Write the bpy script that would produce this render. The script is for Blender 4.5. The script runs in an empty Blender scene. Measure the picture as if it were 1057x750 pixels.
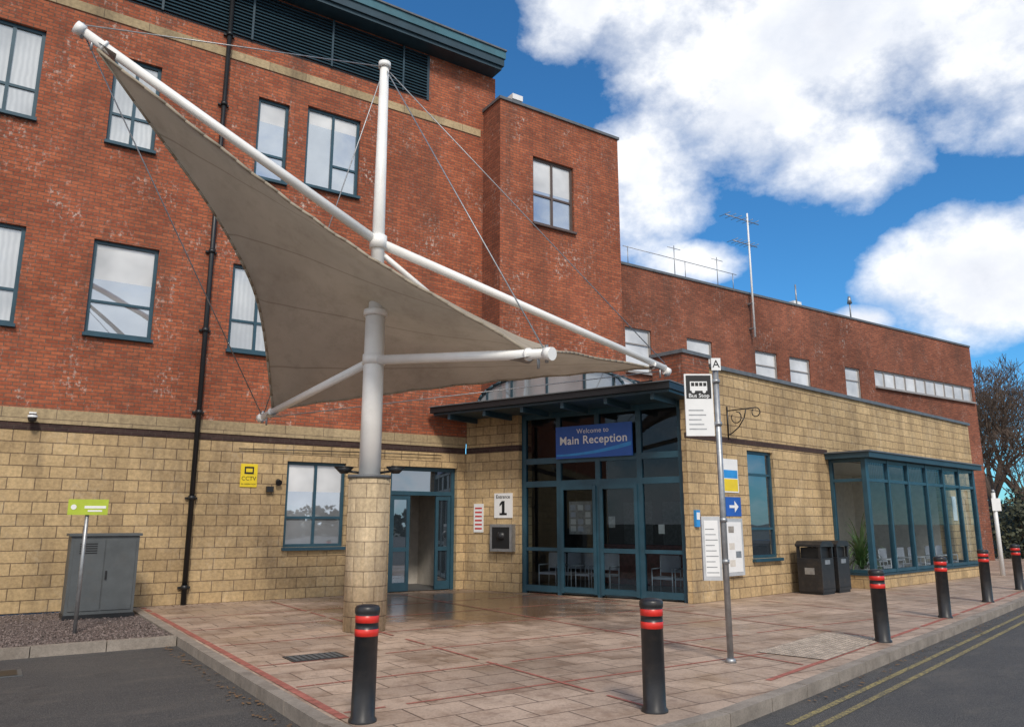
import bpy, bmesh, math, random
from mathutils import Vector, Matrix
random.seed(7)
S=bpy.context.scene
# ------------------------------------------------------------------ helpers
def link(o):
    S.collection.objects.link(o); return o
def empty(name,loc=(0,0,0)):
    o=bpy.data.objects.new(name,None); o.location=loc; o.empty_display_size=.2; return link(o)
class Fr:
    def __init__(s,ox,oy,dx,dy):
        l=math.hypot(dx,dy); s.o=(ox,oy); s.d=(dx/l,dy/l); s.n=(dy/l,-dx/l)
    def p(s,u,n,z):
        return Vector((s.o[0]+s.d[0]*u+s.n[0]*n, s.o[1]+s.d[1]*u+s.n[1]*n, z))
W=Fr(0,0,1,0)       # world frame: u=x, n=-y
class MB:
    def __init__(s): s.v=[];s.f=[];s.m=[];s.mats=[];s.sm=[]
    def mi(s,m):
        if m not in s.mats: s.mats.append(m)
        return s.mats.index(m)
    def face(s,pts,m,smooth=False):
        b=len(s.v); s.v+= [tuple(p) for p in pts]; s.f.append(tuple(range(b,b+len(pts)))); s.m.append(s.mi(m)); s.sm.append(smooth)
    def box(s,fr,u0,u1,n0,n1,z0,z1,m):
        c=[fr.p(u,n,z) for z in (z0,z1) for n in (n0,n1) for u in (u0,u1)]
        for q in ((0,1,3,2),(4,6,7,5),(0,4,5,1),(2,3,7,6),(0,2,6,4),(1,5,7,3)):
            s.face([c[i] for i in q],m)
    def cyl(s,a,b,r0,r1,m,seg=12,caps=True,smooth=True):
        a=Vector(a);b=Vector(b);d=(b-a).normalized()
        x=d.orthogonal().normalized(); y=d.cross(x)
        R0=[a+(x*math.cos(t)+y*math.sin(t))*r0 for t in [2*math.pi*i/seg for i in range(seg)]]
        R1=[b+(x*math.cos(t)+y*math.sin(t))*r1 for t in [2*math.pi*i/seg for i in range(seg)]]
        for i in range(seg):
            j=(i+1)%seg; s.face([R0[i],R0[j],R1[j],R1[i]],m,smooth)
        if caps: s.face(R0[::-1],m); s.face(R1,m)
    def tube(s,pts,r,m,seg=6):
        for a,b in zip(pts[:-1],pts[1:]): s.cyl(a,b,r,r,m,seg)
    def lathe(s,c,prof,m,seg=24):
        c=Vector(c)
        for k in range(len(prof)-1):
            r0,z0=prof[k][:2]; r1,z1=prof[k+1][:2]; mm=prof[k][2] if len(prof[k])>2 else m
            for i in range(seg):
                a=2*math.pi*i/seg;b=2*math.pi*(i+1)/seg
                P=[c+Vector((r0*math.cos(a),r0*math.sin(a),z0)),c+Vector((r0*math.cos(b),r0*math.sin(b),z0)),
                   c+Vector((r1*math.cos(b),r1*math.sin(b),z1)),c+Vector((r1*math.cos(a),r1*math.sin(a),z1))]
                if r1<1e-4: P=P[:3]
                if r0<1e-4: P=[P[0],P[2],P[3]]
                s.face(P,mm,True)
    def wall(s,fr,u0,u1,z0,z1,ops,m,rev=.15,n=0):
        us=sorted({u0,u1,*[q for o in ops for q in o[:2] if u0<q<u1]}); zs=sorted({z0,z1,*[q for o in ops for q in o[2:4] if z0<q<z1]})
        for a,b in zip(us[:-1],us[1:]):
            for c,d in zip(zs[:-1],zs[1:]):
                mu,mz=(a+b)/2,(c+d)/2
                if any(o[0]<mu<o[1] and o[2]<mz<o[3] for o in ops): continue
                s.face([fr.p(a,n,c),fr.p(b,n,c),fr.p(b,n,d),fr.p(a,n,d)],m)
        for o in ops:
            a,b,c,d=max(o[0],u0),min(o[1],u1),max(o[2],z0),min(o[3],z1)
            if a>=b or c>=d: continue
            s.face([fr.p(a,n,c),fr.p(a,n,d),fr.p(a,n-rev,d),fr.p(a,n-rev,c)],m)
            s.face([fr.p(b,n,c),fr.p(b,n-rev,c),fr.p(b,n-rev,d),fr.p(b,n,d)],m)
            if d==o[3]: s.face([fr.p(a,n,d),fr.p(b,n,d),fr.p(b,n-rev,d),fr.p(a,n-rev,d)],m)
            if c==o[2] and c>0.01: s.face([fr.p(a,n,c),fr.p(a,n-rev,c),fr.p(b,n-rev,c),fr.p(b,n,c)],m)
    def build(s,name,parent=None,merge=True,bevel=0,fix=False):
        me=bpy.data.meshes.new(name); me.from_pydata(s.v,[],s.f)
        for m in s.mats: me.materials.append(m)
        me.polygons.foreach_set('material_index',s.m); me.polygons.foreach_set('use_smooth',s.sm)
        uv=me.uv_layers.new(name='UVMap'); me.update()
        if merge:
            bm=bmesh.new(); bm.from_mesh(me); bmesh.ops.remove_doubles(bm,verts=bm.verts,dist=1e-4)
            if fix: bmesh.ops.recalc_face_normals(bm,faces=bm.faces)
            bm.to_mesh(me); bm.free()
        uvd=me.uv_layers[0].data
        for p in me.polygons:
            nx,ny,nz=p.normal
            for li in p.loop_indices:
                co=me.vertices[me.loops[li].vertex_index].co
                if abs(nz)>.7: uvd[li].uv=(co.x,co.y)
                else:
                    l=math.hypot(nx,ny) or 1; uvd[li].uv=((-ny*co.x+nx*co.y)/l,co.z)
        o=bpy.data.objects.new(name,me); link(o)
        if parent: o.parent=parent
        if bevel:
            b=o.modifiers.new('b','BEVEL'); b.width=bevel; b.segments=2; b.limit_method='ANGLE'
        return o
def text(body,fr,u,n,z,size,mat,parent,name='lettering',align='CENTER',bold=0,sp=1):
    c=bpy.data.curves.new(name,'FONT'); c.body=body; c.size=size; c.align_x=align; c.align_y='CENTER'; c.extrude=.001; c.offset=bold; c.space_character=sp
    c.materials.append(mat); o=bpy.data.objects.new(name,c); link(o)
    M=Matrix(((fr.d[0],0,fr.n[0],0),(fr.d[1],0,fr.n[1],0),(0,1,0,0),(0,0,0,1)))
    p=fr.p(u,n,z); M.translation=p; o.matrix_world=M
    if parent: o.parent=parent
    return o
# ------------------------------------------------------------------ materials
def nodes(name):
    m=bpy.data.materials.new(name); m.use_nodes=True; nt=m.node_tree
    return m,nt,nt.nodes['Principled BSDF']
def N(nt,t,**k):
    n=nt.nodes.new(t)
    for a,b in k.items(): setattr(n,a,b)
    return n
def mixc(nt,f,a,b,mode='MIX'):
    n=N(nt,'ShaderNodeMix',data_type='RGBA',blend_type=mode)
    for i,x in ((0,f),(6,a),(7,b)):
        if hasattr(x,'is_linked'): nt.links.new(x,n.inputs[i])
        elif i==0: n.inputs[0].default_value=x
        else: n.inputs[i].default_value=(*x,1) if len(x)==3 else x
    return n.outputs[2]
def mth(nt,op,a,b=0,c=0,clamp=False):
    n=N(nt,'ShaderNodeMath',operation=op,use_clamp=clamp)
    for i,x in enumerate((a,b,c)):
        if hasattr(x,'is_linked'): nt.links.new(x,n.inputs[i])
        else: n.inputs[i].default_value=x
    return n.outputs[0]
def rng(nt,x,a,b,c=0,d=1):
    n=N(nt,'ShaderNodeMapRange'); nt.links.new(x,n.inputs[0])
    for i,q in enumerate((a,b,c,d)): n.inputs[i+1].default_value=q
    return n.outputs[0]
def noise(nt,vec,scale,detail=4,rough=.5,sx=(1,1,1)):
    mp=N(nt,'ShaderNodeMapping'); mp.inputs['Scale'].default_value=sx; nt.links.new(vec,mp.inputs[0])
    n=N(nt,'ShaderNodeTexNoise'); n.inputs['Scale'].default_value=scale; n.inputs['Detail'].default_value=detail; n.inputs['Roughness'].default_value=rough
    nt.links.new(mp.outputs[0],n.inputs['Vector']); return n.outputs['Fac']
def uvo(nt): return N(nt,'ShaderNodeTexCoord').outputs['UV']
def obo(nt): return N(nt,'ShaderNodeTexCoord').outputs['Object']
def bump(nt,bs,h,st,dist=.01):
    b=N(nt,'ShaderNodeBump'); b.inputs['Strength'].default_value=st; b.inputs['Distance'].default_value=dist
    nt.links.new(h,b.inputs['Height']); nt.links.new(b.outputs[0],bs.inputs['Normal'])
def plain(name,col,rough=.5,metal=0,var=.12,scale=6,spec=.5,dirt=0):
    m,nt,b=nodes(name); v=noise(nt,obo(nt),scale,4,.6)
    f=rng(nt,v,.3,.7,1-var,1+var)
    hs=N(nt,'ShaderNodeHueSaturation'); hs.inputs['Color'].default_value=(*col,1); nt.links.new(f,hs.inputs['Value'])
    c=hs.outputs[0]
    if dirt:
        c=mixc(nt,rng(nt,noise(nt,obo(nt),scale*.6,6,.7),.52,.72,0,dirt),c,(.12,.09,.06))
    nt.links.new(c,b.inputs['Base Color'])
    b.inputs['Roughness'].default_value=rough; b.inputs['Metallic'].default_value=metal; b.inputs['Specular IOR Level'].default_value=spec
    return m
def masonry(name,c1,c2,mort,bw,bh,ms,stain=(.75,.7,.65),st=(.6,.72),stv=.5,bst=.5,big=.25,gr=(.45,.62)):
    m,nt,b=nodes(name); uv=uvo(nt)
    br=N(nt,'ShaderNodeTexBrick'); br.offset=.5
    br.inputs['Scale'].default_value=1; br.inputs['Brick Width'].default_value=bw; br.inputs['Row Height'].default_value=bh
    br.inputs['Mortar Size'].default_value=ms; br.inputs['Mortar Smooth'].default_value=.3; br.inputs['Bias'].default_value=0
    br.inputs['Color1'].default_value=(*c1,1); br.inputs['Color2'].default_value=(*c2,1); br.inputs['Mortar'].default_value=(*mort,1)
    nt.links.new(uv,br.inputs['Vector'])
    big1=noise(nt,uv,.35,5,.65); fine=noise(nt,uv,14,3,.7)
    f=mth(nt,'MULTIPLY',rng(nt,big1,.3,.7,1-big,1+big*.6),rng(nt,fine,.3,.7,.78,1.2))
    c=mixc(nt,1,br.outputs['Color'],f,'MULTIPLY')
    a=noise(nt,uv,1.3,6,.72,(1,.55,1)); g=noise(nt,uv,11,4,.75,(1,.7,1))
    mk=mth(nt,'MULTIPLY',rng(nt,a,st[0],st[1],0,1),rng(nt,g,gr[0],gr[1],0,stv))
    c=mixc(nt,mk,c,stain)
    d=noise(nt,uv,.9,6,.68,(1.8,.28,1))
    c=mixc(nt,rng(nt,d,.48,.74,0,.55),c,(.07,.05,.04))
    nt.links.new(c,b.inputs['Base Color']); b.inputs['Roughness'].default_value=.88; b.inputs['Specular IOR Level'].default_value=.25
    h=mth(nt,'ADD',mth(nt,'MULTIPLY',br.outputs['Fac'],-1),mth(nt,'MULTIPLY',fine,.5))
    bump(nt,b,h,bst,.012); return m
brick=masonry('red_brick',(.46,.135,.064),(.30,.080,.042),(.17,.105,.075),.225,.075,.009,stain=(.72,.62,.54),st=(.50,.66),stv=.75,gr=(.53,.64),big=.32)
brick2=masonry('red_brick_weathered_shaded',(.36,.12,.066),(.24,.078,.046),(.14,.09,.07),.225,.075,.009,stain=(.6,.55,.5),st=(.52,.68),stv=.65,gr=(.52,.64),big=.4)
stone=masonry('buff_stone_block',(.57,.41,.22),(.44,.31,.165),(.21,.145,.09),.45,.225,.009,stain=(.64,.53,.38),st=(.48,.7),stv=.5,bst=.9,big=.3)
stoneband=masonry('pale_stone_course',(.48,.37,.22),(.38,.29,.17),(.2,.15,.1),.9,.4,.008,stain=(.15,.12,.09),st=(.5,.7),stv=.6,big=.25)
darkband=masonry('dark_brick_course',(.07,.04,.035),(.05,.03,.028),(.08,.06,.05),.225,.075,.007,stv=.2)
cst=masonry('column_stone',(.62,.49,.32),(.50,.39,.25),(.24,.18,.12),.46,.225,.008,stain=(.66,.58,.46),st=(.45,.7),stv=.4,bst=.6,big=.15)
teal=plain('teal_frame_paint',(.02,.068,.10),.4,0,.2,3)
tealD=plain('dark_teal_metal',(.02,.05,.07),.45,0,.2,2)
tealL=plain('teal_fascia_metal',(.05,.15,.19),.45,0,.2,2,dirt=.2)
white=plain('white_painted_steel',(.88,.87,.84),.3,0,.04,2.5,dirt=.12)
whitep=plain('white_plastic',(.8,.8,.79),.4,0,.04)
blackp=plain('black_plastic',(.018,.018,.02),.38,0,.25,9,dirt=.25)
blackm=plain('black_metal',(.012,.013,.015),.4)
redr=plain('red_reflective_band',(.62,.03,.02),.35,0,.2,8)
galv=plain('galvanised_steel',(.36,.37,.38),.45,.7,.2,12)
alum=plain('pale_aluminium',(.55,.56,.57),.45,.3,.1,12)
greyc=plain('grey_cabinet_paint',(.085,.095,.10),.5,0,.15,4,dirt=.2)
coping=plain('coping_metal',(.12,.13,.14),.5,0,.2)
lime=plain('lime_sign',(.42,.52,.04),.45,0,.1)
yellow=plain('yellow_sign',(.78,.58,.02),.45,0,.08)
blue=plain('sign_blue',(.018,.10,.42),.4,0,.15,1)
blueb=plain('sign_bright_blue',(.03,.27,.65),.4)
cream=plain('interior_wall_paint',(.62,.58,.52),.8)
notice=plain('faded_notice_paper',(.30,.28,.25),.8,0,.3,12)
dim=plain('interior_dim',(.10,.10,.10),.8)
redline=plain('red_paver',(.36,.12,.09),.8,0,.3,9,dirt=.5)
inkm=plain('black_ink',(.01,.01,.01),.5)
redink=plain('red_ink',(.55,.03,.03),.5)
roofm=plain('roof_felt',(.08,.08,.085),.8)
bark=plain('bark',(.085,.06,.045),.9,0,.3,8)
leafm=plain('plant_leaf',(.10,.20,.05),.6,0,.4,8)
leafl=plain('dead_leaf',(.16,.09,.04),.8,0,.4,8)
hedgem=plain('hedge_leaf',(.055,.06,.03),.7,0,.5,4)
seatm=plain('seat_fabric',(.4,.4,.42),.8)
def roadpaint():
    m,nt,b=nodes('yellow_road_paint'); o=obo(nt)
    c=mixc(nt,rng(nt,noise(nt,o,2,6,.7),.35,.65),(.40,.32,.11),(.28,.23,.10))
    c=mixc(nt,rng(nt,noise(nt,o,38,5,.8),.42,.56,0,.95),c,(.06,.058,.055))
    nt.links.new(c,b.inputs['Base Color']); b.inputs['Roughness'].default_value=.8; return m
paint=roadpaint()
def kerbmat():
    m,nt,b=nodes('concrete_kerb'); o=obo(nt)
    c=mixc(nt,rng(nt,noise(nt,o,3,6,.7),.3,.7),(.36,.31,.26),(.20,.17,.14))
    c=mixc(nt,rng(nt,noise(nt,o,60,3,.7),.45,.7,0,.4),c,(.09,.08,.07))
    c=mixc(nt,rng(nt,noise(nt,o,1.1,6,.75),.52,.68,0,.55),c,(.11,.085,.065))
    nt.links.new(c,b.inputs['Base Color']); b.inputs['Roughness'].default_value=.85
    bump(nt,b,noise(nt,o,50,4,.7),.4,.004); return m
kerbm=kerbmat()
def asphalt(name,c,c2,sc=90,crack=.35):
    m,nt,b=nodes(name); o=obo(nt)
    big=noise(nt,o,.5,6,.65); fine=noise(nt,o,sc,3,.8); mid=noise(nt,o,26,3,.8)
    col=mixc(nt,rng(nt,big,.35,.68),c,c2)
    col=mixc(nt,rng(nt,fine,.5,.68,0,.8),col,(.22,.205,.185))
    col=mixc(nt,rng(nt,mid,.55,.7,0,.5),col,(.16,.145,.13))
    col=mixc(nt,rng(nt,fine,.33,.46,.6,0),col,(.015,.015,.015))
    col=mixc(nt,rng(nt,noise(nt,o,1.1,6,.7,(1,3,1)),.52,.7,0,.4),col,(.15,.13,.11))
    col=mixc(nt,rng(nt,noise(nt,o,.8,6,.75),.56,.64,0,.45),col,(.02,.02,.02))
    nt.links.new(col,b.inputs['Base Color']); b.inputs['Roughness'].default_value=.78
    bump(nt,b,mth(nt,'ADD',fine,mid),.9,.01); return m
tarmac=asphalt('asphalt',(.042,.042,.044),(.070,.066,.062))
groundm=asphalt('ground_surface',(.07,.075,.05),(.05,.06,.03),20)
def gravelm():
    m,nt,b=nodes('gravel'); o=obo(nt); v=N(nt,'ShaderNodeTexVoronoi'); v.inputs['Scale'].default_value=28; nt.links.new(o,v.inputs['Vector'])
    g=N(nt,'ShaderNodeSeparateColor'); nt.links.new(v.outputs['Color'],g.inputs[0])
    c=mixc(nt,g.outputs[0],(.12,.085,.075),(.28,.22,.2)); c=mixc(nt,rng(nt,v.outputs['Distance'],.3,.8,0,.8),c,(.03,.025,.02))
    nt.links.new(c,b.inputs['Base Color']); b.inputs['Roughness'].default_value=.9
    bump(nt,b,mth(nt,'MULTIPLY',v.outputs['Distance'],-1),1,.02); return m
gravel=gravelm()
def paving():
    m,nt,b=nodes('stone_paving'); uv=uvo(nt)
    br=N(nt,'ShaderNodeTexBrick'); br.offset=.5
    for k,v in (('Scale',1),('Brick Width',.6),('Row Height',.45),('Mortar Size',.009),('Mortar Smooth',.2)): br.inputs[k].default_value=v
    br.inputs['Color1'].default_value=(.56,.42,.32,1); br.inputs['Color2'].default_value=(.42,.31,.235,1); br.inputs['Mortar'].default_value=(.12,.085,.065,1)
    nt.links.new(uv,br.inputs['Vector'])
    big=noise(nt,uv,.45,5,.65); fine=noise(nt,uv,35,4,.75)
    c=mixc(nt,1,br.outputs['Color'],mth(nt,'MULTIPLY',rng(nt,big,.3,.7,.68,1.12),rng(nt,fine,.3,.7,.76,1.2)),'MULTIPLY')
    st=noise(nt,uv,1.4,7,.72); c=mixc(nt,rng(nt,st,.48,.64,0,.65),c,(.18,.105,.065))
    st2=noise(nt,uv,4.5,5,.75); c=mixc(nt,rng(nt,st2,.53,.66,0,.55),c,(.19,.13,.10))
    gum=N(nt,'ShaderNodeTexVoronoi'); gum.inputs['Scale'].default_value=2.3; nt.links.new(uv,gum.inputs['Vector'])
    c=mixc(nt,rng(nt,gum.outputs['Distance'],.035,.06,.5,0),c,(.12,.10,.08))
    vd=N(nt,'ShaderNodeVectorMath',operation='DISTANCE'); nt.links.new(uv,vd.inputs[0]); vd.inputs[1].default_value=(8.4,14.2,0)
    damp=mth(nt,'MULTIPLY',rng(nt,mth(nt,'ADD',vd.outputs['Value'],mth(nt,'MULTIPLY',noise(nt,uv,.9,7,.68),6)),5.0,6.8,1,0),.75)
    c=mixc(nt,damp,c,(.15,.08,.036))
    wet=rng(nt,noise(nt,uv,.55,6,.7),.40,.58,0,.38)
    nt.links.new(c,b.inputs['Base Color'])
    r=mth(nt,'MAXIMUM',mth(nt,'SUBTRACT',mth(nt,'SUBTRACT',.74,mth(nt,'MULTIPLY',damp,.7)),wet),.14); nt.links.new(r,b.inputs['Roughness'])
    bump(nt,b,mth(nt,'ADD',mth(nt,'MULTIPLY',br.outputs['Fac'],-1),mth(nt,'MULTIPLY',fine,.4)),.45,.008); return m
pav=paving()
def glass_opaque(name,base,refl,curtain=False,tint=(.8,.9,1)):
    m,nt,b=nodes(name); out=nt.nodes['Material Output']; uv=uvo(nt)
    c=mixc(nt,rng(nt,noise(nt,uv,.8,3,.5),.35,.65),base,tuple(x*.6 for x in base))
    if curtain:
        w=N(nt,'ShaderNodeTexWave'); w.inputs['Scale'].default_value=3.1; w.inputs['Distortion'].default_value=2.5; w.inputs['Detail'].default_value=2; nt.links.new(uv,w.inputs['Vector'])
        c=mixc(nt,rng(nt,w.outputs['Fac'],0,1,0,.4),c,tuple(x*.5 for x in base))
    nt.links.new(c,b.inputs['Base Color']); b.inputs['Roughness'].default_value=.7; b.inputs['Specular IOR Level'].default_value=0
    g=N(nt,'ShaderNodeBsdfGlossy'); g.inputs['Roughness'].default_value=.015; g.inputs['Color'].default_value=(*tint,1)
    bp=N(nt,'ShaderNodeBump'); bp.inputs['Strength'].default_value=.05; bp.inputs['Distance'].default_value=.05; nt.links.new(noise(nt,uv,1.2,1,.3),bp.inputs['Height']); nt.links.new(bp.outputs[0],g.inputs['Normal'])
    ms=N(nt,'ShaderNodeMixShader'); ms.inputs[0].default_value=refl
    nt.links.new(b.outputs[0],ms.inputs[1]); nt.links.new(g.outputs[0],ms.inputs[2]); nt.links.new(ms.outputs[0],out.inputs[0]); return m
gl_pale=glass_opaque('window_glass_with_curtain',(.62,.62,.6),.25,True)
gl_sky=glass_opaque('window_glass_reflective',(.38,.40,.42),.42)  # pale base colour paints in reflected cloudy sky beneath the real gloss
gl_dark=glass_opaque('window_glass_dark',(.03,.04,.05),.3)
gl_white=glass_opaque('window_glass_blind_and_sky',(.78,.78,.77),.12)  # white base for blinds; on the far wing it is painted sky reflection
gl_poly=glass_opaque('polycarbonate_glazing',(.34,.36,.38),.2)
def glass_clear(name,refl,tint,k=.7):
    m,nt,b=nodes(name); out=nt.nodes['Material Output']
    t=N(nt,'ShaderNodeBsdfTransparent'); t.inputs['Color'].default_value=(*tint,1)
    g=N(nt,'ShaderNodeBsdfGlossy'); g.inputs['Roughness'].default_value=.01; g.inputs['Color'].default_value=(.8,.92,1,1)
    ms=N(nt,'ShaderNodeMixShader')
    fr=N(nt,'ShaderNodeLayerWeight'); fr.inputs[0].default_value=.3
    nt.links.new(mth(nt,'ADD',mth(nt,'MULTIPLY',fr.outputs['Fresnel'],k),refl,0,True),ms.inputs[0])
    nt.links.new(t.outputs[0],ms.inputs[1]); nt.links.new(g.outputs[0],ms.inputs[2]); nt.links.new(ms.outputs[0],out.inputs[0]); return m
gl_door=glass_clear('door_glass',.02,(.5,.58,.64),.38)
gl_bay=glass_clear('bay_glass',.05,(.86,.92,.95),.42)
def fabric():
    m,nt,b=nodes('canopy_fabric'); out=nt.nodes['Material Output']; uv=uvo(nt)
    sep=N(nt,'ShaderNodeSeparateXYZ'); nt.links.new(uv,sep.inputs[0])
    o=obo(nt)
    c=mixc(nt,rng(nt,noise(nt,o,.6,5,.65),.3,.7),(.52,.45,.35),(.39,.335,.26))
    c=mixc(nt,rng(nt,noise(nt,o,2.5,6,.75,(1,1,.4)),.48,.75,0,.4),c,(.23,.185,.13))
    s=mth(nt,'ABSOLUTE',mth(nt,'SUBTRACT',mth(nt,'FRACT',mth(nt,'MULTIPLY',sep.outputs[1],2.0)),.5))
    c=mixc(nt,rng(nt,s,.0,.016,.6,0),c,(.18,.14,.10))
    nt.links.new(c,b.inputs['Base Color']); b.inputs['Roughness'].default_value=.75; b.inputs['Specular IOR Level'].default_value=.2
    tr=N(nt,'ShaderNodeBsdfTranslucent'); nt.links.new(c,tr.inputs[0])
    ms=N(nt,'ShaderNodeMixShader'); ms.inputs[0].default_value=.25
    nt.links.new(b.outputs[0],ms.inputs[1]); nt.links.new(tr.outputs[0],ms.inputs[2]); nt.links.new(ms.outputs[0],out.inputs[0]); return m
fab=fabric()
# ------------------------------------------------------------------ frames
YF=17.4
F1=Fr(0,YF,1,0); TW=Fr(0,16.5,1,0)
Bx,By=12.29,11.71
EN=Fr(10.15,17.4,Bx-10.15,By-17.4); EL=math.hypot(Bx-10.15,By-17.4)
LN=Fr(Bx,By,27.77-Bx,13.88-By); LL=17.2
def window(fr,u0,u1,z0,z1,n,parent,vm=(),hm=(),gm=None,fm=None,fw=.07,name='window',sill=True,blind=0):
    gm=gm or gl_sky; fm=fm or teal; b=MB()
    b.box(fr,u0,u0+fw,n,n+.07,z0,z1,fm); b.box(fr,u1-fw,u1,n,n+.07,z0,z1,fm)
    b.box(fr,u0+fw,u1-fw,n,n+.07,z0,z0+fw,fm); b.box(fr,u0+fw,u1-fw,n,n+.07,z1-fw,z1,fm)
    for v in vm: b.box(fr,v-fw*.45,v+fw*.45,n+.003,n+.067,z0+fw,z1-fw,fm)
    for q in hm:
        b.box(fr,q[1] if len(q)>1 else u0+fw,q[2] if len(q)>2 else u1-fw,n+.006,n+.064,q[0]-fw*.4,q[0]+fw*.4,fm)
    g=n+.03; zb=z1-fw-blind
    b.face([fr.p(u0+fw,g,z0+fw),fr.p(u1-fw,g,z0+fw),fr.p(u1-fw,g,zb),fr.p(u0+fw,g,zb)],gm)
    if blind: b.face([fr.p(u0+fw,g,zb),fr.p(u1-fw,g,zb),fr.p(u1-fw,g,z1-fw),fr.p(u0+fw,g,z1-fw)],gl_white)
    if sill: b.box(fr,u0-.03,u1+.03,n+.02,n+.24,z0-.07,z0-.002,fm)
    return b.build(name,parent,fix=False)
# ------------------------------------------------------------------ hospital building
hosp=empty('brick_hospital_building')
wins=[(-1.25,-.1,9.7,11.7),(1.2,2.15,9.6,11.65),(4.3,5.05,9.6,11.65),(5.5,6.9,9.7,11.8),(-1.25,0,5.4,7.4),(1.2,2.45,5.4,7.4),(4.0,5.2,5.4,7.4),(5.5,6.9,1.1,3.0)]
door=(8.05,9.9,0,3.0)
b=MB(); b.wall(F1,-14,11,3.8,14.4,[w for w in wins if w[2]>4],brick); 
b.wall(F1,-14,10.6,0,3.38,[wins[7],door],stone,.2)
b.build('main_wall',hosp)
b=MB(); b.box(F1,-14,10.13,-.1,.012,3.38,3.52,darkband); b.box(F1,-14,10.13,-.1,.03,3.523,3.80,stoneband)
b.box(F1,-14,10.5,-.1,.02,12.4,12.62,stoneband); b.build('string_courses',hosp)
wm=[dict(vm=[-.65],hm=[(10.35,)],gm=gl_pale),dict(vm=[1.68],hm=[(10.3,)],gm=gl_pale),dict(hm=[(10.25,)],gm=gl_sky,blind=.5),
    dict(vm=[6.2],hm=[(10.4,6.24)],gm=gl_sky,blind=.35),dict(hm=[(6.1,)],gm=gl_pale),dict(hm=[(6.1,)],gm=gl_sky,blind=.75),dict(vm=[4.6],hm=[(6.1,)],gm=gl_pale),dict(vm=[6.2],hm=[(1.75,)],gm=gl_sky,blind=.6)]
for w,k in zip(wins,wm): window(F1,*w,-.15,hosp,**k)
# louvre & roof
b=MB()
b.box(F1,-14,8.8,-.3,.01,13.0,13.03,tealD); b.box(F1,8.75,8.83,-.3,.03,13.0,14.36,tealD)
for i in range(15):
    z=13.05+i*.088
    b.face([F1.p(-14,.06,z),F1.p(8.75,.06,z),F1.p(8.75,.012,z+.075),F1.p(-14,.012,z+.075)],tealD)
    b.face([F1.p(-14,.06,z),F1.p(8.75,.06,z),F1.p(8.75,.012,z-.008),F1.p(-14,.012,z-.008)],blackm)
for x in range(-12,9,2): b.box(F1,x,x+.05,.0,.068,13.03,14.36,tealD)
b.build('louvre_panel',hosp)
b=MB(); b.box(F1,-14,10.9,-8,.5,14.4,14.5,tealD); b.box(F1,-14,10.95,-8,.56,14.503,14.72,tealD); b.box(F1,-14,10.98,-8,.60,14.723,14.95,tealL); b.box(F1,-14,11.0,-8,.64,14.953,15.0,coping)
b.build('roof',hosp)
b=MB(); b.box(F1,10.7,11.0,-8,-.01,3.8,14.4,brick); b.build('side_wall',hosp)
# tower
b=MB(); tw=(11.7,13.15,9.8,11.8)
b.wall(TW,10.6,14.9,4.3,13.2,[tw],brick); 
TL=Fr(10.6,YF,0,-1); b.wall(TL,0,.9,4.3,13.2,[],brick2)  # darker brick than the front: shade of this side put into the colour
b.box(F1,14.6,14.9,-6,.89,4.3,13.2,brick); b.box(F1,10.601,14.6,-6,-5.8,9,13.2,brick)
b.box(TW,10.56,14.94,-7,.05,13.2,13.28,coping); b.build('stair_tower',hosp)
window(TW,*tw,-.15,hosp,vm=[12.42],hm=[(10.7,)],gm=gl_sky,blind=.9,fm=plain('brown_frame',(.10,.07,.06),.5))
# far wing
fwn=[(15.8,16.9,6.2,7.6),(18.5,19.7,6.2,7.6),(21.9,23.1,6.2,7.6),(23.8,25.0,6.2,7.6),(27.2,28.2,6.2,7.6),(29.2,37.0,7.0,7.7)]
b=MB(); b.wall(F1,14.9,37.2,0,9.6,fwn,brick2,.12); b.box(F1,14.9,37.2,-8,.04,9.6,9.68,coping)
FE=Fr(37.2,YF,0,1); b.wall(FE,0,8,0,9.6,[],brick2); b.build('far_wing_wall',hosp)
grf=plain('pale_frame',(.3,.28,.27),.5)
for w in fwn[:5]: window(F1,*w,-.12,hosp,hm=[(7.1,)],gm=gl_white,fm=grf,fw=.05)
w=fwn[5]; window(F1,*w,-.12,hosp,vm=[w[0]+.78*i for i in range(1,10)],gm=gl_white,fm=grf,fw=.06)
# downpipe
b=MB(); b.cyl((3.5,17.3,.0),(3.5,17.3,14.3),.055,.055,blackm,10)
for z in [.3+1.8*i for i in range(8)]: b.cyl((3.5,17.3,z),(3.5,17.3,z+.09),.075,.075,blackm,10); b.box(F1,3.38,3.62,0,.06,z+.02,z+.06,blackm)
b.build('downpipe',hosp)
b=MB(); b.tube([(9.4,17.33,3.3),(7.4,17.33,3.28),(4.4,17.36,3.22)],.012,blackm,5); b.build('wall_cable',hosp)
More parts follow.
